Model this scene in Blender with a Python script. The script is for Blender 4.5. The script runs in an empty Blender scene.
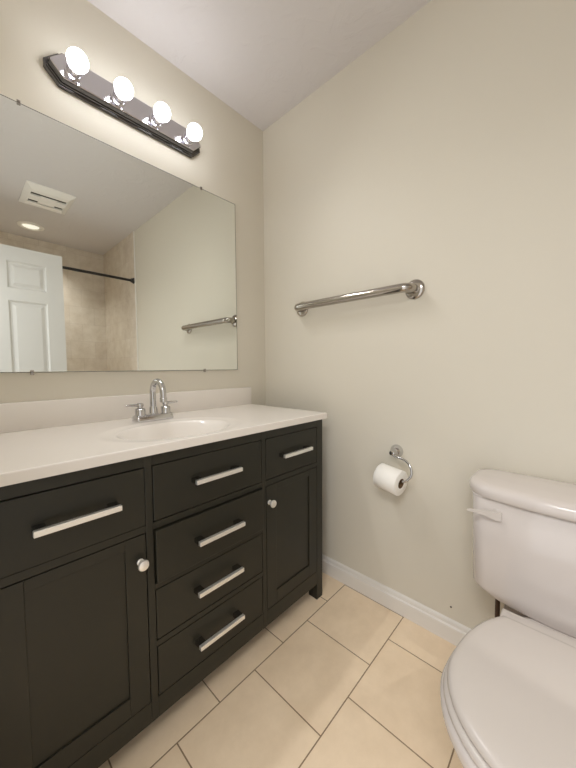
import bpy, bmesh, math, random
from mathutils import Vector, Matrix
PI = math.pi
S = bpy.context.scene
COL = S.collection

# ------------------------------------------------------------------ camera
cd = bpy.data.cameras.new('camera')
cam = bpy.data.objects.new('camera', cd); COL.objects.link(cam)
cd.sensor_fit = 'HORIZONTAL'; cd.sensor_width = 36.0; cd.lens = 309.3527 / 576 * 36; cd.clip_start = 0.02
F = Vector((0.72963841, 0.6817218, -0.05369521)); Rv = Vector((0.68244355, -0.73091075, -0.00634625)); U = Vector((0.04357278, 0.03201348, 0.9985372))
M = Matrix((( Rv.x, U.x, -F.x, -1.28661774), (Rv.y, U.y, -F.y, -1.39085515), (Rv.z, U.z, -F.z, 1.07944936), (0, 0, 0, 1)))
cam.matrix_world = M
S.camera = cam

# ------------------------------------------------------------------ light and exposure
BULB = 17.0; LAMP_W = 6.0                        # glow of the globes, and watts thrown into the room by each of them
w = bpy.data.worlds.new('world'); S.world = w; w.use_nodes = True
bg = w.node_tree.nodes['Background']
bg.inputs[0].default_value = (1.0, 0.99, 0.985, 1); bg.inputs[1].default_value = 1.45     # soft light of the hall, in through the open doorway
hl = bpy.data.lights.new('hall_fill', 'AREA'); hl.shape = 'SQUARE'; hl.size = 0.8; hl.energy = 33.0; hl.color = (1.0, 0.99, 0.98)   # added fill lamp, unseen, outside the doorway
ho = bpy.data.objects.new('hall_fill', hl); COL.objects.link(ho); ho.location = (-1.80, -1.47, 2.32)
ho.rotation_euler = (Vector((-0.5, -0.95, 0.0)) - Vector((-1.80, -1.47, 2.32))).to_track_quat('-Z', 'Y').to_euler()
S.view_settings.view_transform = 'Standard'; S.view_settings.look = 'None'
S.view_settings.exposure = 0.0; S.view_settings.gamma = 1.0; S.view_settings.use_curve_mapping = False
S.cycles.max_bounces = 12; S.cycles.diffuse_bounces = 8; S.cycles.glossy_bounces = 6
S.cycles.sample_clamp_indirect = 6.0
S.cycles.use_denoising = True

# ------------------------------------------------------------------ materials
def srgb(r, g, b):
    def f(c):
        c /= 255.0
        return c / 12.92 if c <= 0.04045 else ((c + 0.055) / 1.055) ** 2.4
    return (f(r), f(g), f(b), 1.0)
def mat(name, col, rough=0.5, metal=0.0, spec=0.5, coat=0.0, vary=0.0, vscale=6.0, bump=0.0, bscale=80.0, emit=None, es=0.0):
    m = bpy.data.materials.new(name); m.use_nodes = True
    nt = m.node_tree; N = nt.nodes; L = nt.links; b = N['Principled BSDF']
    b.inputs['Base Color'].default_value = col
    b.inputs['Roughness'].default_value = rough; b.inputs['Metallic'].default_value = metal
    b.inputs['Specular IOR Level'].default_value = spec; b.inputs['Coat Weight'].default_value = coat
    b.inputs['Coat Roughness'].default_value = 0.08
    tc = N.new('ShaderNodeTexCoord')
    if vary > 0:
        n = N.new('ShaderNodeTexNoise'); n.inputs['Scale'].default_value = vscale; n.inputs['Detail'].default_value = 5
        L.new(tc.outputs['Object'], n.inputs['Vector'])
        mx = N.new('ShaderNodeMix'); mx.data_type = 'RGBA'
        mx.inputs[6].default_value = tuple(c * (1 - vary) for c in col[:3]) + (1,)
        mx.inputs[7].default_value = tuple(min(1, c * (1 + vary)) for c in col[:3]) + (1,)
        L.new(n.outputs['Fac'], mx.inputs[0]); L.new(mx.outputs[2], b.inputs['Base Color'])
    if bump > 0:
        n2 = N.new('ShaderNodeTexNoise'); n2.inputs['Scale'].default_value = bscale; n2.inputs['Detail'].default_value = 4
        L.new(tc.outputs['Object'], n2.inputs['Vector'])
        bp = N.new('ShaderNodeBump'); bp.inputs['Strength'].default_value = bump; bp.inputs['Distance'].default_value = 0.002
        L.new(n2.outputs['Fac'], bp.inputs['Height']); L.new(bp.outputs['Normal'], b.inputs['Normal'])
    if emit:
        b.inputs['Emission Color'].default_value = emit; b.inputs['Emission Strength'].default_value = es
    return m

def tile_mat(name, c1, c2, grout, tw, th, shift, off, axes, mortar, rough, mot=0.10):
    """Staggered tiles in running bond, mottled like travertine."""
    m = bpy.data.materials.new(name); m.use_nodes = True
    nt = m.node_tree; N = nt.nodes; L = nt.links; b = N['Principled BSDF']
    tc = N.new('ShaderNodeTexCoord'); sp = N.new('ShaderNodeSeparateXYZ'); cb = N.new('ShaderNodeCombineXYZ')
    L.new(tc.outputs['Object'], sp.inputs[0])
    L.new(sp.outputs[axes[0]], cb.inputs[0]); L.new(sp.outputs[axes[1]], cb.inputs[1])
    ad = N.new('ShaderNodeVectorMath'); ad.operation = 'ADD'; ad.inputs[1].default_value = (shift[0], shift[1], 0)
    L.new(cb.outputs[0], ad.inputs[0])
    br = N.new('ShaderNodeTexBrick'); br.offset = off; br.offset_frequency = 2; br.squash = 1.0
    br.inputs['Scale'].default_value = 1.0; br.inputs['Brick Width'].default_value = tw; br.inputs['Row Height'].default_value = th
    br.inputs['Mortar Size'].default_value = mortar; br.inputs['Mortar Smooth'].default_value = 0.15; br.inputs['Bias'].default_value = 0.0
    br.inputs['Color1'].default_value = c1; br.inputs['Color2'].default_value = c2; br.inputs['Mortar'].default_value = grout
    L.new(ad.outputs[0], br.inputs['Vector'])
    n = N.new('ShaderNodeTexNoise'); n.inputs['Scale'].default_value = 9.0; n.inputs['Detail'].default_value = 9; n.inputs['Roughness'].default_value = 0.65
    L.new(tc.outputs['Object'], n.inputs['Vector'])
    rp = N.new('ShaderNodeValToRGB')
    rp.color_ramp.elements[0].position = 0.3; rp.color_ramp.elements[0].color = (1 - mot * 1.3, 1 - mot * 1.5, 1 - mot * 1.8, 1)
    rp.color_ramp.elements[1].position = 0.7; rp.color_ramp.elements[1].color = (1, 1, 1, 1)
    L.new(n.outputs['Fac'], rp.inputs[0])
    mx = N.new('ShaderNodeMix'); mx.data_type = 'RGBA'; mx.blend_type = 'MULTIPLY'; mx.inputs[0].default_value = 1.0
    L.new(br.outputs['Color'], mx.inputs[6]); L.new(rp.outputs[0], mx.inputs[7]); L.new(mx.outputs[2], b.inputs['Base Color'])
    b.inputs['Roughness'].default_value = rough; b.inputs['Specular IOR Level'].default_value = 0.4
    bp = N.new('ShaderNodeBump'); bp.inputs['Strength'].default_value = 0.5; bp.inputs['Distance'].default_value = 0.002; bp.invert = True
    L.new(br.outputs['Fac'], bp.inputs['Height']); L.new(bp.outputs['Normal'], b.inputs['Normal'])
    return m

m_wall = mat('wall paint', srgb(217, 212, 199), 0.55, spec=0.3, bump=0.08, bscale=160)
m_ceil = mat('ceiling paint', srgb(216, 213, 214), 0.9, spec=0.2, bump=0.0)
m_base = mat('white trim paint', srgb(230, 227, 222), 0.35)
m_floor = tile_mat('floor tile', srgb(250, 230, 202), srgb(247, 226, 197), srgb(152, 130, 104), 0.2945, 0.2945, (0.3105, 0.582), 0.5, (0, 1), 0.0020, 0.42, 0.09)
m_tileb = tile_mat('alcove tile facing', srgb(228, 220, 208), srgb(222, 212, 199), srgb(208, 198, 185), 0.25, 0.2, (0, 0), 0.5, (0, 2), 0.0016, 0.45, 0.16)
m_tiler = tile_mat('alcove tile side', srgb(228, 220, 208), srgb(222, 212, 199), srgb(208, 198, 185), 0.25, 0.2, (0, 0), 0.5, (1, 2), 0.0016, 0.45, 0.16)
m_cab = mat('dark charcoal cabinet paint', srgb(38, 37, 29), 0.40, spec=0.42, vary=0.08, vscale=14, bump=0.05, bscale=120)
m_top = mat('white cultured marble', srgb(234, 229, 223), 0.22, spec=0.5, coat=0.2)
m_chrome = mat('chrome', (0.60, 0.60, 0.61, 1), 0.07, 1.0)
m_dchrome = mat('polished fixture chrome', (0.68, 0.67, 0.72, 1), 0.09, 1.0)
m_rim = mat('chrome with painted dark reflection', (0.13, 0.127, 0.13, 1), 0.10, 1.0)  # rim of the light bar: dark reflections put into the base colour
m_steel = mat('polished stainless steel', (0.44, 0.41, 0.375, 1), 0.14, 1.0)
m_nickel = mat('brushed nickel', (0.96, 0.95, 0.92, 1), 0.42, 0.8)
m_post = mat('dark polished nickel', (0.30, 0.29, 0.27, 1), 0.2, 1.0)
m_mirror = mat('mirror silvering', (0.87, 0.90, 0.87, 1), 0.0, 1.0)
m_glass_edge = mat('mirror edge', srgb(88, 90, 80), 0.3)
m_bulb = mat('frosted bulb glass', (1, 1, 1, 1), 0.4, emit=(0.96, 0.965, 1.0, 1), es=BULB)
m_porc = mat('white porcelain', srgb(210, 203, 199), 0.12, spec=0.5, coat=0.3)
m_seat = mat('white seat plastic', srgb(203, 196, 190), 0.25, spec=0.5)
m_paper = mat('toilet tissue', srgb(248, 246, 241), 0.95, spec=0.1, bump=0.25, bscale=220)
m_card = mat('cardboard core', srgb(120, 95, 68), 0.9)
m_black = mat('black rod enamel', srgb(22, 20, 19), 0.35)
m_door = mat('white door paint', srgb(214, 213, 210), 0.45)
m_plastic = mat('white vent plastic', srgb(240, 238, 234), 0.45)
m_dark = mat('dark vent cavity', srgb(70, 66, 56), 0.9)
m_hose = mat('braided brown supply hose', srgb(70, 52, 40), 0.5, 0.3)
m_drain = mat('drain chrome', (0.6, 0.6, 0.6, 1), 0.15, 1.0)
m_lens = mat('frosted lamp lens', srgb(238, 232, 214), 0.5, emit=(1, 0.95, 0.85, 1), es=0.8)

# ceiling: faint skip-trowel ridges
nt = m_ceil.node_tree; N = nt.nodes; L = nt.links
tc = N.new('ShaderNodeTexCoord'); wv = N.new('ShaderNodeTexNoise'); wv.inputs['Scale'].default_value = 7; wv.inputs['Detail'].default_value = 6; wv.inputs['Distortion'].default_value = 2.5
L.new(tc.outputs['Object'], wv.inputs['Vector'])
rp = N.new('ShaderNodeValToRGB'); rp.color_ramp.elements[0].position = 0.5; rp.color_ramp.elements[1].position = 0.62
L.new(wv.outputs['Fac'], rp.inputs[0])
bp = N.new('ShaderNodeBump'); bp.inputs['Strength'].default_value = 0.22; bp.inputs['Distance'].default_value = 0.003
L.new(rp.outputs[0], bp.inputs['Height']); L.new(bp.outputs['Normal'], N['Principled BSDF'].inputs['Normal'])

# ------------------------------------------------------------------ mesh helpers (world coordinates)
def nb(): return bmesh.new()
def box(bm, x0, x1, y0, y1, z0, z1, bev=0.0, seg=2):
    t = bmesh.new(); bmesh.ops.create_cube(t, size=1.0)
    for v in t.verts:
        v.co = Vector(((x0 + x1) / 2 + v.co.x * (x1 - x0), (y0 + y1) / 2 + v.co.y * (y1 - y0), (z0 + z1) / 2 + v.co.z * (z1 - z0)))
    if bev > 0: bmesh.ops.bevel(t, geom=list(t.edges), offset=bev, segments=seg, affect='EDGES', profile=0.5)
    merge(bm, t); return bm
def merge(bm, t):
    me = bpy.data.meshes.new('tmp'); t.to_mesh(me); t.free(); bm.from_mesh(me); bpy.data.meshes.remove(me)
def frame_axes(d):
    d = d.normalized(); a = Vector((0, 0, 1)) if abs(d.z) < 0.9 else Vector((1, 0, 0))
    s = d.cross(a).normalized(); return d, s, s.cross(d).normalized()
def tube(bm, pts, r, seg=20, caps=True):
    pts = [Vector(p) for p in pts]; rs = r if isinstance(r, (list, tuple)) else [r] * len(pts)
    rings = []; s = None
    for i, p in enumerate(pts):
        d = (pts[min(i + 1, len(pts) - 1)] - pts[max(i - 1, 0)]).normalized()
        if s is None: _, s, n = frame_axes(d)
        else:
            s = (s - d * s.dot(d)).normalized(); n = s.cross(d).normalized()
        n = s.cross(d).normalized()
        rings.append([bm.verts.new(p + (s * math.cos(a) + n * math.sin(a)) * rs[i]) for a in [2 * PI * k / seg for k in range(seg)]])
    skin(bm, rings, caps); return bm
def skin(bm, rings, caps=True):
    for a, b in zip(rings, rings[1:]):
        n = len(a)
        for k in range(n): bm.faces.new((a[k], a[(k + 1) % n], b[(k + 1) % n], b[k]))
    if caps:
        bm.faces.new(list(reversed(rings[0]))); bm.faces.new(rings[-1])
def loft(bm, rings, caps=True):
    skin(bm, [[bm.verts.new(p) for p in r] for r in rings], caps); return bm
def lathe(bm, c, axis, prof, seg=32, caps=True):
    d, s, n = frame_axes(Vector(axis)); c = Vector(c)
    loft(bm, [[c + d * h + (s * math.cos(a) + n * math.sin(a)) * max(r, 1e-5) for a in [2 * PI * k / seg for k in range(seg)]] for h, r in prof], caps); return bm
def arc(c, u, v, r, a0, a1, n):
    c, u, v = Vector(c), Vector(u), Vector(v)
    return [c + u * (r * math.cos(a0 + (a1 - a0) * i / n)) + v * (r * math.sin(a0 + (a1 - a0) * i / n)) for i in range(n + 1)]
def obj(name, bm, m, parent=None, smooth=True, sharp=40, label=None):
    bmesh.ops.recalc_face_normals(bm, faces=list(bm.faces))
    base = Vector((0, 0, 0)); q = parent
    while q is not None: base += q.location; q = q.parent
    if parent is None:
        xs = [v.co for v in bm.verts]
        lo = Vector([min(c[i] for c in xs) for i in range(3)]); hi = Vector([max(c[i] for c in xs) for i in range(3)])
        base = Vector(((lo.x + hi.x) / 2, (lo.y + hi.y) / 2, lo.z))
    bmesh.ops.translate(bm, verts=list(bm.verts), vec=-base)
    if smooth:
        for f in bm.faces: f.smooth = True
        lim = math.radians(sharp)
        for e in bm.edges:
            if len(e.link_faces) != 2 or e.calc_face_angle(0.0) > lim: e.smooth = False
    me = bpy.data.meshes.new(name); bm.to_mesh(me); bm.free(); me.materials.append(m)
    o = bpy.data.objects.new(name, me); COL.objects.link(o)
    if parent is not None: o.parent = parent
    else: o.location = base
    if label: o['label'] = label
    return o
def tag(o, label, cat, group=None):
    o['label'] = label; o['category'] = cat
    if group: o['group'] = group
    return o
def thing(name, loc, label, cat):
    o = bpy.data.objects.new(name, None); COL.objects.link(o); o.location = loc; o.empty_display_size = 0.05
    return tag(o, label, cat)
def struct(name, bm, m, world_origin=True, label=None, cat=None):
    """A piece of the room; its origin stays at the world origin so tiles line up."""
    bmesh.ops.recalc_face_normals(bm, faces=list(bm.faces))
    for f in bm.faces: f.smooth = False
    me = bpy.data.meshes.new(name); bm.to_mesh(me); bm.free(); me.materials.append(m)
    o = bpy.data.objects.new(name, me); COL.objects.link(o); o['kind'] = 'structure'
    if label: o['label'] = label
    if cat: o['category'] = cat
    return o

# ------------------------------------------------------------------ the room
H = 2.4614; XL = -1.46; YB = -2.891; YT = -1.939; T = 0.10
struct('floor', box(nb(), XL - T, T, YB - T, T, -0.10, 0), m_floor, label='square beige floor tiles laid in staggered rows', cat='floor')
struct('ceiling', box(nb(), XL - T, T, YB - T, T, H, H + 0.10), m_ceil, label='pale textured ceiling', cat='ceiling')
struct('wall_back', box(nb(), XL - T, T, 0, T, 0, H), m_wall, label='beige painted wall behind the vanity and mirror', cat='wall')
struct('wall_right', box(nb(), 0, T, YT, 0, 0, H), m_wall, label='beige painted wall behind the toilet and the steel bar', cat='wall')
struct('wall_alcove_side', box(nb(), -0.004, T, YB, YT, 0, H), m_tiler, label='tiled side wall of the shower alcove holding the black rod', cat='wall')
struct('wall_alcove_back', box(nb(), XL - T, T, YB - T, YB, 0, H), m_tileb, label='tiled back wall of the shower alcove seen in the mirror', cat='wall')
DY0, DY1, DH = -1.885, -1.055, 2.065
bm = nb(); box(bm, XL - T, XL, DY1, 0, 0, H); box(bm, XL - T, XL, YB, DY0, 0, H); box(bm, XL - T, XL, DY0, DY1, DH, H)
struct('wall_left', bm, m_wall)
bm = nb()
for y0, y1, z0, z1 in ((DY0 - 0.06, DY0, 0, DH), (DY1, DY1 + 0.06, 0, DH), (DY0 - 0.06, DY1 + 0.06, DH, DH + 0.06)):
    box(bm, XL, XL + 0.012, y0, y1, z0, z1, 0.003)
struct('trim_1', bm, m_base)
struct('trim_2', box(nb(), -0.009, 0, YT - 0.005, YT + 0.007, 0, H, 0.002), m_base, label='thin white edge strip where the tile meets the painted wall', cat='trim')
def baseboard(name, pts2d_len, along, fixed, sgn, a0, a1):
    prof = [(0, 0), (0.015, 0), (0.015, 0.060), (0.0138, 0.064), (0.010, 0.0665), (0.0088, 0.068), (0.0088, 0.0745), (0.0080, 0.080), (0.0050, 0.0845), (0, 0.087)]
    bm = nb(); rings = []
    for a in (a0, a1):
        rings.append([Vector((fixed + sgn * d, a, z)) if along == 'y' else Vector((a, fixed + sgn * d, z)) for d, z in prof])
    loft(bm, rings); return struct(name, bm, m_base, label='white moulded baseboard along the foot of the %s wall' % pts2d_len, cat='baseboard')
baseboard('baseboard_right', 'right', 'y', 0.0, -1, YT, 0.0)
baseboard('baseboard_back', 'vanity', 'x', 0.0, -1, XL, -0.013)

# the open door, swung back along the alcove (seen in the mirror)
d1 = bpy.data.objects.new('door_1', None); COL.objects.link(d1); d1.location = (XL + 0.01, -1.94, 0.012); d1['kind'] = 'structure'
d1['label'] = 'white panelled door standing open, seen in the mirror'; d1['category'] = 'door'
DX0, DX1, DYF, DYK, DT = XL + 0.012, -0.618, -1.925, -1.960, 2.052
bm = nb()
stl = 0.115; mid = 0.10; cw = ((DX1 - DX0) - 2 * stl - mid) / 2
cols = [(DX0 + stl, DX0 + stl + cw), (DX1 - stl - cw, DX1 - stl)]
rows = [(0.25, 0.80), (0.93, 1.628), (1.724, 1.94)]
def flat(bm, x0, x1, z0, z1): box(bm, x0, x1, DYK, DYF, z0, z1)
flat(bm, DX0, DX0 + stl, 0.012, DT); flat(bm, DX1 - stl, DX1, 0.012, DT)
flat(bm, cols[0][1], cols[1][0], 0.012, DT)
zs = [0.012] + [z for r in rows for z in r] + [DT]
for i in range(0, len(zs), 2):
    for c in cols: flat(bm, c[0], c[1], zs[i], zs[i + 1])
obj('door_leaf', bm, m_door, d1, smooth=False)
for c in cols:
    for r in rows:
        bm = nb(); rings = []
        for ins, y in ((0, DYF), (0.012, DYF - 0.010), (0.022, DYF - 0.010), (0.045, DYF - 0.003)):
            rings.append([Vector((c[0] + ins, y, r[0] + ins)), Vector((c[1] - ins, y, r[0] + ins)), Vector((c[1] - ins, y, r[1] - ins)), Vector((c[0] + ins, y, r[1] - ins))])
        rings.insert(0, [Vector((p.x, DYK + 0.004, p.z)) for p in rings[0]])
        loft(bm, rings); obj('door_panel', bm, m_door, d1, smooth=False)
bm = nb(); lathe(bm, (DX1 - 0.06, DYF, 0.96), (0, 1, 0), [(0, 0.03), (0.006, 0.03), (0.01, 0.012), (0.035, 0.012), (0.045, 0.024), (0.06, 0.026), (0.068, 0.016), (0.07, 0)])
obj('door_knob', bm, m_nickel, d1)

# ------------------------------------------------------------------ vanity cabinet
CX = -0.727; YF = -0.542; X1 = -0.148; X0 = 2 * CX - X1
cab = thing('vanity_cabinet', (CX, -0.28, 0), 'dark charcoal vanity cabinet with brushed nickel pulls under the white countertop', 'vanity cabinet')
ZT = 0.843; yb = YF + 0.020; yk = -0.014
bm = nb()
FT = 0.021                                     # thickness of the face frame
openings = [(X0 + 0.042, -0.934), (-0.932, -0.524), (-0.506, X1 - 0.042)]
xa = (X0 + 0.042, -0.951, -0.931, -0.525, -0.505, X1 - 0.042)
zb_ = 0.075
# side panels, bottom, back
box(bm, X0, X0 + 0.016, YF + 0.002, yk, zb_, ZT); box(bm, X1 - 0.016, X1, YF + 0.002, yk, zb_, ZT)
box(bm, X0, X1, -0.03, yk, 0.12, ZT); box(bm, X0, X1, YF + 0.03, yk, 0.12, 0.136)
# face frame: stiles and rails
for x0, x1 in ((X0, xa[0]), (xa[1], xa[2]), (xa[3], xa[4]), (xa[5], X1)): box(bm, x0, x1, YF, YF + FT, zb_ if x0 not in (X0, xa[5]) else 0.0, ZT, 0.0015)
for x0, x1 in ((xa[0], xa[1]), (xa[2], xa[3]), (xa[4], xa[5])):
    box(bm, x0, x1, YF + 0.0003, YF + FT, 0.812, ZT); box(bm, x0, x1, YF + 0.0003, YF + FT, zb_, 0.137, 0.0015); box(bm, x0, x1, YF + 0.0003, YF + FT, 0.630, 0.650, 0.001)
for z in (0.464, 0.296): box(bm, xa[2], xa[3], YF + 0.0003, YF + FT, z - 0.0085, z + 0.0085, 0.001)
body = obj('body', bm, m_cab, cab, smooth=False)
for x0, x1 in ((X0, X0 + 0.042), (X1 - 0.042, X1)):
    for y0, y1 in ((YF + 0.022, YF + 0.05), (yk - 0.045, yk)):
        b2 = box(nb(), x0 + 0.001, x1 - 0.001, y0, y1, 0, 0.12, 0.001); obj('foot', b2, m_cab, cab, smooth=False)
def pull(parent, xc, z, y):
    bm = nb(); hw = 0.0855
    box(bm, xc - hw, xc + hw, y - 0.037, y - 0.025, z - 0.0068, z + 0.0068, 0.0015)
    nf = len(bm.faces)
    for s in (-1, 1):
        xo = xc + s * (hw - 0.0125); box(bm, xo - 0.0115, xo + 0.0115, y - 0.027, y + 0.0005, z - 0.007, z + 0.007, 0.001)
    bm.faces.ensure_lookup_table()
    for f in bm.faces[nf:]: f.material_index = 1
    h = obj('handle', bm, m_nickel, parent, smooth=False, label='brushed nickel bar pull'); h.data.materials.append(m_post)
def drawer(x0, x1, z0, z1, out, hz, tilt=0.0):
    g = 0.0022; y = YF - out
    bm = box(nb(), x0 + g, x1 - g, y, y + 0.02, z0 + g, z1 - g, 0.0022)
    if out > 0.003: box(bm, x0 + 0.02, x1 - 0.02, y + 0.018, y + 0.3, z0 + 0.01, z1 - 0.03)
    d = obj('drawer', bm, m_cab, cab, smooth=False)
    pull(d, (x0 + x1) / 2, hz, y)
drawer(xa[0], xa[1], 0.650, 0.812, 0.004, 0.736)
drawer(xa[2], xa[3], 0.650, 0.812, 0.0, 0.738)
drawer(xa[4], xa[5], 0.650, 0.812, 0.0, 0.734)
drawer(xa[2], xa[3], 0.4725, 0.630, 0.010, 0.553)
drawer(xa[2], xa[3], 0.3045, 0.4555, 0.0, 0.388)
drawer(xa[2], xa[3], 0.137, 0.2875, 0.0, 0.219)
def door(x0, x1, z0, z1, kx, kz):
    g = 0.0022; x0 += g; x1 -= g; z0 += g; z1 -= g; st = 0.053; y = YF
    bm = nb()
    box(bm, x0, x0 + st, y, y + 0.02, z0, z1, 0.0012); box(bm, x1 - st, x1, y, y + 0.02, z0, z1, 0.0012)
    box(bm, x0 + st, x1 - st, y, y + 0.02, z0, z0 + st, 0.0012); box(bm, x0 + st, x1 - st, y, y + 0.02, z1 - 0.028, z1, 0.0012)
    d = obj('door', bm, m_cab, cab, smooth=False)
    obj('door_panel', box(nb(), x0 + st - 0.004, x1 - st + 0.004, y + 0.005, y + 0.014, z0 + st - 0.004, z1 - 0.024), m_cab, d, smooth=False)
    bm = nb(); lathe(bm, (kx, y, kz), (0, -1, 0), [(-0.001, 0.009), (0.002, 0.009), (0.004, 0.006), (0.013, 0.006), (0.017, 0.0125), (0.022, 0.0145), (0.026, 0.0130), (0.0285, 0.007), (0.029, 0)])
    obj('knob', bm, m_nickel, d, label='round brushed nickel knob')
door(xa[0], xa[1], 0.137, 0.630, -0.969, 0.555)
door(xa[4], xa[5], 0.137, 0.630, -0.487, 0.562)

# ------------------------------------------------------------------ countertop with moulded basin
HC = 0.87; CXR = -0.1286; CXL = 2 * CX - CXR; CYF = -0.5545
top = thing('vanity_countertop', (CX, -0.28, ZT), 'glossy white vanity countertop with a moulded oval basin on the dark cabinet', 'countertop')
BCX, BCY, BA, BB, BD = CX - 0.032, -0.362, 0.196, 0.148, 0.115
def ztop(x, y):
    r = math.hypot((x - BCX) / BA, (y - BCY) / BB)
    if r >= 1.30: return HC
    t = (1.30 - r) / 0.30
    if r > 1.0: return HC - 0.004 * t * t * (3 - 2 * t)          # broad shallow lip
    q = min(1.0, (1 - r) / 0.62)
    return HC - 0.004 - BD * (1 - (1 - q) ** 2.2)* (0.35 + 0.65 * q)
bm = nb(); nx, ny = 260, 130
ed = 0.004
g = []
for j in range(ny + 1):
    row = []
    for i in range(nx + 1):
        x = CXL + ed + (CXR - CXL - 2 * ed) * i / nx; y = CYF + ed + (-0.001 - CYF - ed) * j / ny
        row.append(bm.verts.new((x, y, ztop(x, y))))
    g.append(row)
for j in range(ny):
    for i in range(nx): bm.faces.new((g[j][i], g[j][i + 1], g[j + 1][i + 1], g[j + 1][i]))
loop = [g[0][i] for i in range(nx + 1)] + [g[j][nx] for j in range(1, ny + 1)] + [g[ny][i] for i in range(nx - 1, -1, -1)] + [g[j][0] for j in range(ny - 1, 0, -1)]
def down(vs, d, z):
    out = []
    for v in vs:
        x, y = v.co.x, v.co.y
        if abs(x - (CXL + ed)) < 1e-5: x -= d
        elif abs(x - (CXR - ed)) < 1e-5: x += d
        if abs(y - (CYF + ed)) < 1e-5: y -= d
        out.append(bm.verts.new((x, y, z)))
    return out
rg = [loop, down(loop, 0.003, HC - 0.001), down(loop, ed, HC - 0.004), down(loop, ed, ZT + 0.001), down(loop, ed - 0.002, ZT)]
for a, b in zip(rg, rg[1:]):
    n = len(a)
    for k in range(n): bm.faces.new((a[k], a[(k + 1) % n], b[(k + 1) % n], b[k]))
# underside rim strip, leaving the cabinet space free for the bowl
obj('slab', bm, m_top, top, sharp=60)
obj('backsplash', box(nb(), CXL, CXR - 0.0, -0.0205, -0.0005, HC - 0.0005, 0.967, 0.003), m_top, top)
bm = nb(); lathe(bm, (BCX, BCY, HC - 0.1195), (0, 0, 1), [(0, 0.022), (0.004, 0.022), (0.005, 0.018), (0.002, 0.012), (0.002, 0)])
obj('drain', bm, m_drain, top, label='chrome drain')

# ------------------------------------------------------------------ faucet
FX, FY = CX - 0.025, -0.147
fa = thing('faucet', (FX, FY, HC), 'chrome two-handle faucet with a gooseneck spout on the white countertop', 'faucet')
bm = nb(); rings = []
for z, gx, gy in ((HC, 0.074, 0.028), (HC + 0.003, 0.075, 0.029), (HC + 0.020, 0.073, 0.026), (HC + 0.025, 0.070, 0.022), (HC + 0.026, 0.066, 0.018)):
    r = min(gx, gy) * 0.35; ring = []
    for cx, cy, a0 in ((gx - r, gy - r, 0), (-gx + r, gy - r, PI / 2), (-gx + r, -gy + r, PI), (gx - r, -gy + r, 1.5 * PI)):
        for k in range(5): ring.append(Vector((FX + cx + r * math.cos(a0 + k * PI / 8), FY + cy + r * math.sin(a0 + k * PI / 8), z)))
    rings.append(ring)
loft(bm, rings); obj('base', bm, m_chrome, fa)
bm = nb(); lathe(bm, (FX, FY, HC + 0.022), (0, 0, 1), [(0, 0.020), (0.004, 0.020), (0.008, 0.016), (0.030, 0.0145), (0.034, 0.0125), (0.036, 0.0125)])
pts = [(FX, FY, HC + 0.05), (FX, FY, HC + 0.085), (FX, FY, HC + 0.110)] + arc((FX, FY - 0.046, HC + 0.112), (0, 1, 0), (0, 0, 1), 0.046, 0, PI * 1.0, 18) + [(FX, FY - 0.0925, HC + 0.100), (FX, FY - 0.093, HC + 0.088)]
tube(bm, pts, 0.0118, 20)
lathe(bm, (FX, FY - 0.093, HC + 0.080), (0, 0, 1), [(0, 0.0115), (0.001, 0.0130), (0.016, 0.0130), (0.018, 0.0115)])
obj('spout', bm, m_chrome, fa)
for s in (-1, 1):
    hx = FX + s * 0.051
    bm = nb(); lathe(bm, (hx, FY, HC + 0.022), (0, 0, 1), [(0, 0.0205), (0.004, 0.0205), (0.007, 0.0185), (0.028, 0.0190), (0.031, 0.016), (0.033, 0.010), (0.037, 0.009), (0.039, 0.0125), (0.049, 0.0125), (0.051, 0.010)])
    tube(bm, [(hx - s * 0.010, FY, HC + 0.066), (hx + s * 0.015, FY, HC + 0.0665), (hx + s * 0.051, FY, HC + 0.067)], [0.0062, 0.0055, 0.0042], 12)
    obj('handle', bm, m_chrome, fa)

# ------------------------------------------------------------------ mirror
MX1, MX0, MZ0, MZ1 = -0.2165, 2 * CX + 0.2165, 1.069, 1.963
mi = thing('mirror', (CX, -0.003, MZ0), 'large frameless wall mirror above the vanity reflecting the alcove and white door', 'mirror')
bm = box(nb(), MX0, MX1, -0.0061, -0.0005, MZ0, MZ1, 0.0012, 1); obj('glass', bm, m_mirror, mi, smooth=False)
obj('mirror_edge', box(nb(), MX0 - 0.0016, MX1 + 0.0016, -0.0052, -0.0004, MZ0 - 0.0016, MZ1 + 0.0016), m_glass_edge, mi, smooth=False, label='thin dark ground edge of the mirror')
for x in (-1.107, -0.4235):
    for z, s in ((MZ1, 1), (MZ0, -1)):
        bm = nb(); box(bm, x - 0.005, x + 0.005, -0.0090, -0.0066, z - s * 0.0035 - 0.003, z - s * 0.0035 + 0.003, 0.001)
        box(bm, x - 0.005, x + 0.005, -0.0090, -0.0003, min(z + s * 0.0005, z + s * 0.010), max(z + s * 0.0005, z + s * 0.008), 0.001)
        tube(bm, [(x, -0.0088, z + s * 0.0045), (x, -0.0108, z + s * 0.0045)], 0.0025, 12)
        obj('mirror_clip', bm, m_steel, mi, smooth=False, label='small metal mirror clip')

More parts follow.
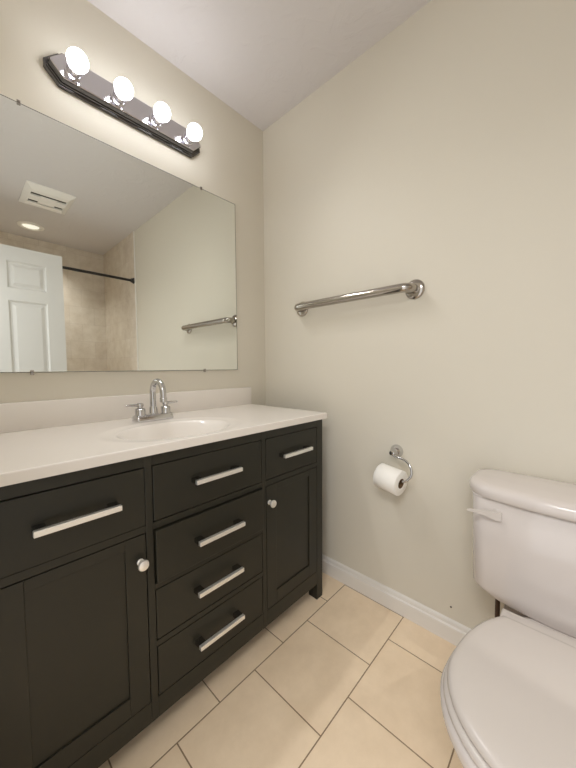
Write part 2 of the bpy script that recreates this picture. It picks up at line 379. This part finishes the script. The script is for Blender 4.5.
# ------------------------------------------------------------------ vanity light bar with four globes
LZ = 2.136; LX = -0.733; LW = 0.303; LH = 0.055
li = thing('vanity_light', (LX, 0, LZ), 'chrome light bar with four lit round bulbs above the mirror', 'wall light')
bm = nb(); rings = []
for ins, y in ((0.003, -0.0005), (0.0, -0.003), (0.0, -0.012), (0.003, -0.014), (0.0065, -0.0145), (0.0075, -0.021), (0.0105, -0.0215), (0.0115, -0.037), (0.014, -0.0405), (0.017, -0.042)):
    hx, hz = LW - ins, LH - ins; c = 0.043 - ins * 0.40
    rings.append([Vector((LX + a, y, LZ + 0.003 + b)) for a, b in ((-hx + c, -hz), (hx - c, -hz), (hx, -hz + c), (hx, hz - c), (hx - c, hz), (-hx + c, hz), (-hx, hz - c), (-hx, -hz + c))])
loft(bm, rings[:-1], caps=False); obj('plate_rim', bm, m_rim, li, smooth=False, label='stepped chrome rim with dark reflections put into its colour')
bm = nb(); loft(bm, rings[-2:]); obj('front_plate', bm, m_dchrome, li, smooth=False)
for k in range(4):
    x = LX + (k - 1.5) * 0.1485
    bm = nb(); lathe(bm, (x, -0.0415, LZ), (0, -1, 0), [(0, 0.027), (0.003, 0.027), (0.005, 0.022), (0.020, 0.0215), (0.022, 0.0235), (0.034, 0.0235), (0.035, 0.019)])
    so = obj('socket', bm, m_dchrome, li)
    R0 = 0.0325; cy = -0.074 - R0 * 0.88
    bm = nb(); prof = [(0.002, 0.015)] + [(R0 * 0.88 - R0 * math.cos(a), R0 * math.sin(a)) for a in [0.5 + (PI - 0.5) * i / 16 for i in range(17)]]
    lathe(bm, (x, -0.074, LZ), (0, -1, 0), prof, 28); obj('bulb', bm, m_bulb, so, label='lit white globe bulb')
    ld = bpy.data.lights.new('bulb_light', 'SPOT'); ld.energy = LAMP_W; ld.color = (1.0, 0.985, 0.965); ld.spot_size = math.radians(178); ld.spot_blend = 1.0; ld.shadow_soft_size = 0.022
    lo = bpy.data.objects.new('bulb_light', ld); COL.objects.link(lo); lo.location = (x, cy - R0 - 0.024, LZ)
    lo.rotation_euler = Vector((-0.30, -0.72, -0.62)).to_track_quat('-Z', 'Y').to_euler()     # towards the room and down

# ------------------------------------------------------------------ steel bar on the right wall
GZ = 1.392; GY0, GY1, GX = -0.300, -0.899, -0.062
gb = thing('grab_bar', (0, (GY0 + GY1) / 2, GZ), 'polished steel wall bar with round flanges, right of the mirror', 'towel bar')
bm = nb(); rr = 0.034
pts = [(-0.004, GY0, GZ), (GX + rr + 0.004, GY0, GZ)] + arc((GX + rr, GY0 - rr, GZ), (0, 1, 0), (-1, 0, 0), rr, 0, PI / 2, 10) + \
      [(GX, (GY0 + GY1) / 2, GZ)] + arc((GX + rr, GY1 + rr, GZ), (-1, 0, 0), (0, -1, 0), rr, 0, PI / 2, 10) + [(GX + rr + 0.004, GY1, GZ), (-0.004, GY1, GZ)]
tube(bm, pts, 0.0185, 28); obj('bar', bm, m_steel, gb)
for y in (GY0, GY1):
    bm = nb(); lathe(bm, (-0.0003, y, GZ), (-1, 0, 0), [(0, 0.039), (0.004, 0.0395), (0.008, 0.037), (0.011, 0.030), (0.013, 0.020)], 40); obj('flange', bm, m_steel, gb)

# ------------------------------------------------------------------ toilet paper holder and roll
PX = -0.070; RC = Vector((PX, -0.835, 0.611)); tilt = math.radians(-6)
ax = Vector((-0.14, -math.cos(tilt), math.sin(tilt))).normalized()          # along the roll, towards its right end in the photo
ph = thing('toilet_paper_holder', (0, -0.832, 0.70), 'chrome hook-shaped toilet paper holder on the beige wall beside the toilet', 'toilet paper holder')
bm = nb(); lathe(bm, (-0.0003, -0.832, 0.716), (-1, 0, 0), [(0, 0.0275), (0.004, 0.028), (0.008, 0.0265), (0.018, 0.023), (0.026, 0.017), (0.030, 0.0135), (0.048, 0.0120), (0.054, 0.010), (0.056, 0.005)], 32)
obj('rosette', bm, m_chrome, ph)
up = 0.0115
e = RC + Vector((0, 0, up)) + ax * 0.058
A = lambda d, y, z: Vector((-d, y, z))
ctrl = [A(0.046, -0.826, 0.709), A(0.050, -0.845, 0.706), A(0.055, -0.872, 0.703), A(0.060, -0.900, 0.694), A(0.066, -0.919, 0.674), A(0.070, -0.922, 0.651), A(0.074, -0.914, 0.632), e, RC + Vector((0, 0, up)), RC + Vector((0, 0, up)) - ax * 0.060, RC + Vector((0, 0, up + 0.006)) - ax * 0.070]
def catmull(c, n=6):
    c = [c[0]] + c + [c[-1]]; out = []
    for i in range(1, len(c) - 2):
        for k in range(n):
            t = k / n; p0, p1, p2, p3 = c[i - 1:i + 3]
            out.append(0.5 * ((2 * p1) + (p2 - p0) * t + (2 * p0 - 5 * p1 + 4 * p2 - p3) * t * t + (3 * p1 - p0 - 3 * p2 + p3) * t ** 3))
    return out + [c[-1]]
bm = nb(); tube(bm, catmull(ctrl), 0.0050, 14); obj('arm', bm, m_chrome, ph)
roll = thing('toilet_paper_roll', RC - Vector((0, 0, 0.052)), 'white toilet paper roll hanging on the chrome hook holder', 'toilet paper')
bm = nb(); lathe(bm, RC - ax * 0.050, ax, [(0, 0.0205), (0, 0.0500), (0.0015, 0.0515), (0.0985, 0.0515), (0.100, 0.0500), (0.100, 0.0205)], 48, caps=False)
obj('paper', bm, m_paper, roll, sharp=50)
bm = nb(); lathe(bm, RC - ax * 0.0503, ax, [(0, 0.0188), (0, 0.0206), (0.1006, 0.0206), (0.1006, 0.0188), (0, 0.0188)], 32, caps=False)
obj('core', bm, m_card, roll, label='brown cardboard core')

# ------------------------------------------------------------------ toilet
TY = -1.385
to = thing('toilet', (-0.4, TY, 0), 'white porcelain toilet with closed lid, tank against the right wall', 'toilet')
def dsec(z, back, side_front, bow, hw, rb=0.02, rf=0.045, n=8):
    """Plan outline of the tank: straight back, rounded corners, bowed front (x is the distance from the wall)."""
    p = []
    def put(x, y): p.append(Vector((-x, TY + y, z)))
    for k in range(n + 1):
        a = PI + (PI / 2) * k / n; put(back + rb + rb * math.cos(a), -hw + rb + rb * math.sin(a))
    for k in range(n + 1):
        a = 1.5 * PI + (PI / 2) * k / n; put(side_front - rf + rf * math.cos(a), -hw + rf + rf * math.sin(a))
    for k in range(1, 14):
        t = k / 14; y = -hw + rf + (2 * hw - 2 * rf) * t; put(side_front + bow * math.sin(PI * t) ** 0.8, y)
    for k in range(n + 1):
        a = (PI / 2) * k / n; put(side_front - rf + rf * math.cos(a), hw - rf + rf * math.sin(a))
    for k in range(n + 1):
        a = PI / 2 + (PI / 2) * k / n; put(back + rb + rb * math.cos(a), hw - rb + rb * math.sin(a))
    return p
bm = nb()
loft(bm, [dsec(0.368, 0.04, 0.198, 0.014, 0.148), dsec(0.370, 0.032, 0.204, 0.014, 0.158), dsec(0.376, 0.027, 0.207, 0.014, 0.180), dsec(0.394, 0.024, 0.209, 0.014, 0.214), dsec(0.403, 0.022, 0.210, 0.014, 0.221), dsec(0.55, 0.020, 0.211, 0.014, 0.224), dsec(0.678, 0.014, 0.212, 0.014, 0.226), dsec(0.681, 0.022, 0.208, 0.014, 0.222)])
obj('tank', bm, m_porc, to, sharp=70)
bm = nb()
loft(bm, [dsec(0.681, 0.016, 0.214, 0.014, 0.228, rb=0.04), dsec(0.683, 0.010, 0.222, 0.014, 0.238, rb=0.05, rf=0.085), dsec(0.690, 0.007, 0.226, 0.014, 0.243, rb=0.055, rf=0.09), dsec(0.704, 0.007, 0.226, 0.014, 0.244, rb=0.055, rf=0.09), dsec(0.713, 0.009, 0.223, 0.014, 0.241, rb=0.055, rf=0.09), dsec(0.719, 0.014, 0.216, 0.014, 0.235, rb=0.055, rf=0.088), dsec(0.7225, 0.030, 0.198, 0.012, 0.218, rb=0.05, rf=0.075), dsec(0.724, 0.09, 0.14, 0.006, 0.15, rf=0.02)])
obj('tank_lid', bm, m_porc, to, sharp=70)
# flush lever on the left of the tank front
bm = nb(); LVY, LVZ = TY + 0.153, 0.645; lvx = -0.2125
lathe(bm, (lvx + 0.006, LVY, LVZ), (-1, 0, 0), [(0, 0.014), (0.010, 0.014), (0.013, 0.010)], 20)
rings = []
for t, lo_, hi_, dx in ((-0.012, -0.018, 0.007, 0.0), (0.0, -0.018, 0.008, 0.003), (0.02, -0.010, 0.007, 0.010), (0.045, -0.003, 0.006, 0.021), (0.064, 0.0, 0.006, 0.030), (0.070, 0.002, 0.005, 0.032)):
    y = LVY + t; x = lvx - 0.008 - dx; z = LVZ
    rings.append([Vector((x - 0.006, y, z + lo_ + 0.001)), Vector((x - 0.006, y, z + hi_ - 0.001)), Vector((x + 0.004, y, z + hi_)), Vector((x + 0.004, y, z + lo_))])
loft(bm, rings); obj('flush_lever', bm, m_seat, to, sharp=50)
# outline of seat and lid: rounder in front, tapering to the hinges
SXC = 0.535
def outline(z, g=0.0, back=None, n=64, hwm=0.187, fr=0.178, bk=0.290):
    p = []
    for k in range(n):
        a = 2 * PI * k / n; c, s = math.cos(a), math.sin(a)
        x = SXC + ((fr + g) if c > 0 else (bk + g)) * c; y = (hwm + g) * s
        if back is not None and x < back: x = back
        p.append(Vector((-x, TY + y, z)))
    return p
bm = nb()   # bowl and foot
def bsec(z, xc, fr, bk, hw, back=None, n=64, dk=None):
    p = []
    for k in range(n):
        a = 2 * PI * k / n; c, s = math.cos(a), math.sin(a)
        x = xc + (fr if c > 0 else bk) * c; y = hw * s
        if dk and x < dk[0]: y = math.copysign(dk[1], s) if abs(y) < dk[1] or True else y
        if back is not None and x < back: x = back
        p.append(Vector((-x, TY + y, z)))
    return p
loft(bm, [bsec(0.0, 0.36, 0.23, 0.26, 0.105), bsec(0.02, 0.36, 0.225, 0.255, 0.100), bsec(0.12, 0.37, 0.20, 0.24, 0.092), bsec(0.20, 0.42, 0.22, 0.27, 0.110), bsec(0.27, 0.49, 0.225, 0.33, 0.150), bsec(0.32, 0.515, 0.200, 0.35, 0.192), bsec(0.345, 0.522, 0.202, 0.34, 0.203), bsec(0.360, 0.522, 0.202, 0.34, 0.204), bsec(0.367, 0.522, 0.198, 0.335, 0.200), bsec(0.370, 0.522, 0.185, 0.325, 0.187)])
rings = []
for z, i in ((0.20, 0.03), (0.29, 0.005), (0.315, 0.0), (0.325, 0.003), (0.329, 0.010)):
    x0, x1, hw, r = 0.055 + i, 0.345, 0.140 - i, 0.03; ring = []
    for cx, cy, a0 in ((x1 - r, hw - r, 0), (x0 + r, hw - r, PI / 2), (x0 + r, -hw + r, PI), (x1 - r, -hw + r, 1.5 * PI)):
        for k in range(6): ring.append(Vector((-(cx + r * math.cos(a0 + k * PI / 10)), TY + cy + r * math.sin(a0 + k * PI / 10), z)))
    rings.append(ring)
loft(bm, rings); obj('bowl', bm, m_porc, to, sharp=70)
bm = nb()
loft(bm, [outline(0.3705, -0.006, 0.30), outline(0.373, 0.004, 0.292), outline(0.380, 0.008, 0.29), outline(0.388, 0.006, 0.29), outline(0.391, -0.002, 0.296)])
obj('seat', bm, m_seat, to, sharp=70)
bm = nb()
loft(bm, [outline(0.3925, -0.008, 0.316), outline(0.395, -0.001, 0.311), outline(0.402, 0.001, 0.309), outline(0.409, -0.001, 0.310), outline(0.4135, -0.007, 0.316), outline(0.4155, -0.018, 0.326), outline(0.4175, -0.06, 0.368), outline(0.4185, -0.12, 0.428)])
obj('lid', bm, m_seat, to, sharp=70)
bm = box(nb(), -0.306, -0.246, TY - 0.130, TY + 0.130, 0.3295, 0.387, 0.004)
obj('hinge', bm, m_seat, to, sharp=50)

# water supply line behind the bowl
sp = thing('supply_line', (-0.05, TY + 0.165, 0.10), 'dark water supply hose rising beside the toilet tank', 'hose')
hy = TY + 0.163
bm = nb(); tube(bm, catmull([Vector((-0.006, hy, 0.12)), Vector((-0.035, hy, 0.12)), Vector((-0.07, hy, 0.135)), Vector((-0.088, hy, 0.18)), Vector((-0.090, hy, 0.26)), Vector((-0.090, hy, 0.352))]), 0.007, 14)
obj('hose', bm, m_hose, sp)
bm = nb(); lathe(bm, (-0.0003, hy, 0.12), (-1, 0, 0), [(0, 0.024), (0.003, 0.024), (0.006, 0.012), (0.03, 0.011), (0.032, 0.008)], 24); obj('valve', bm, m_chrome, sp)

# ------------------------------------------------------------------ things seen in the mirror
ry, rz = -1.972, 1.975
sr = thing('shower_rod', (XL / 2, ry, rz), 'black shower curtain rod across the tiled alcove', 'shower rod')
bm = nb(); tube(bm, [(XL + 0.004, ry, rz), (-0.008, ry, rz)], 0.0125, 20); obj('rod', bm, m_black, sr)
for x, d in ((XL + 0.0003, 1), (-0.0043, -1)):
    bm = nb(); lathe(bm, (x, ry, rz), (d, 0, 0), [(0, 0.030), (0.006, 0.030), (0.012, 0.024), (0.030, 0.019), (0.032, 0.0126)], 28); obj('flange', bm, m_black, sr)

VX, VY = -0.722, -1.815
vn = thing('exhaust_fan', (VX, VY, H), 'white exhaust fan grille on the ceiling with two dark slots, seen in the mirror', 'ceiling vent')
bm = nb(); hx, hy2 = 0.155, 0.205
rings = []
for ins, z in ((0, H - 0.0004), (0, H - 0.006), (0.034, H - 0.026), (0.040, H - 0.026), (0.040, H - 0.012)):
    rings.append([Vector((VX + a * (hx - ins), VY + b * (hy2 - ins * 1.6), z)) for a, b in ((-1, -1), (1, -1), (1, 1), (-1, 1))])
loft(bm, rings, caps=False); obj('grille_frame', bm, m_plastic, vn, smooth=False)
obj('cavity', box(nb(), VX - 0.114, VX + 0.114, VY - 0.140, VY + 0.140, H - 0.013, H - 0.0125), m_dark, vn, smooth=False)
bm = nb()
for y0, y1 in ((-0.1405, -0.094), (-0.046, 0.046), (0.094, 0.1405)): box(bm, VX - 0.1145, VX + 0.1145, VY + y0, VY + y1, H - 0.0265, H - 0.013, 0.002)
box(bm, VX - 0.055, VX + 0.055, VY - 0.070, VY + 0.070, H - 0.031, H - 0.022, 0.004)
obj('grille_plate', bm, m_plastic, vn, smooth=False)

RX, RY = -0.735, -2.53
rl = thing('recessed_light', (RX, RY, H), 'round recessed ceiling light over the tiled alcove, seen in the mirror', 'ceiling light')
bm = nb(); lathe(bm, (RX, RY, H - 0.0004), (0, 0, -1), [(0, 0.105), (0.004, 0.104), (0.010, 0.092), (0.012, 0.075), (0.006, 0.066), (0.002, 0.064)], 40, caps=False); obj('trim_ring', bm, m_plastic, rl)
bm = nb(); lathe(bm, (RX, RY, H - 0.001), (0, 0, -1), [(0, 0.066), (0.004, 0.062), (0.012, 0.045), (0.016, 0.02), (0.017, 0)], 32); obj('lens', bm, m_lens, rl)
ld = bpy.data.lights.new('alcove_fill', 'SPOT'); ld.energy = 47.0; ld.color = (1.0, 0.97, 0.92); ld.spot_size = math.radians(116); ld.spot_blend = 1.0; ld.shadow_soft_size = 0.016
lo = bpy.data.objects.new('alcove_fill', ld); COL.objects.link(lo); lo.location = (RX, RY, H - 0.030); lo.rotation_euler = Vector((0, -0.12, -1.0)).to_track_quat('-Z', 'Y').to_euler()   # added fill lamp to brighten the alcove, tipped towards the tiles

# small screw left in the right wall
bm = nb(); lathe(bm, (-0.0003, -1.058, 0.135), (-1, 0, 0), [(0, 0.0035), (0.002, 0.003), (0.003, 0.0015)], 12)
tag(obj('screw', bm, m_hose), 'tiny dark screw in the right wall just above the baseboard', 'screw')
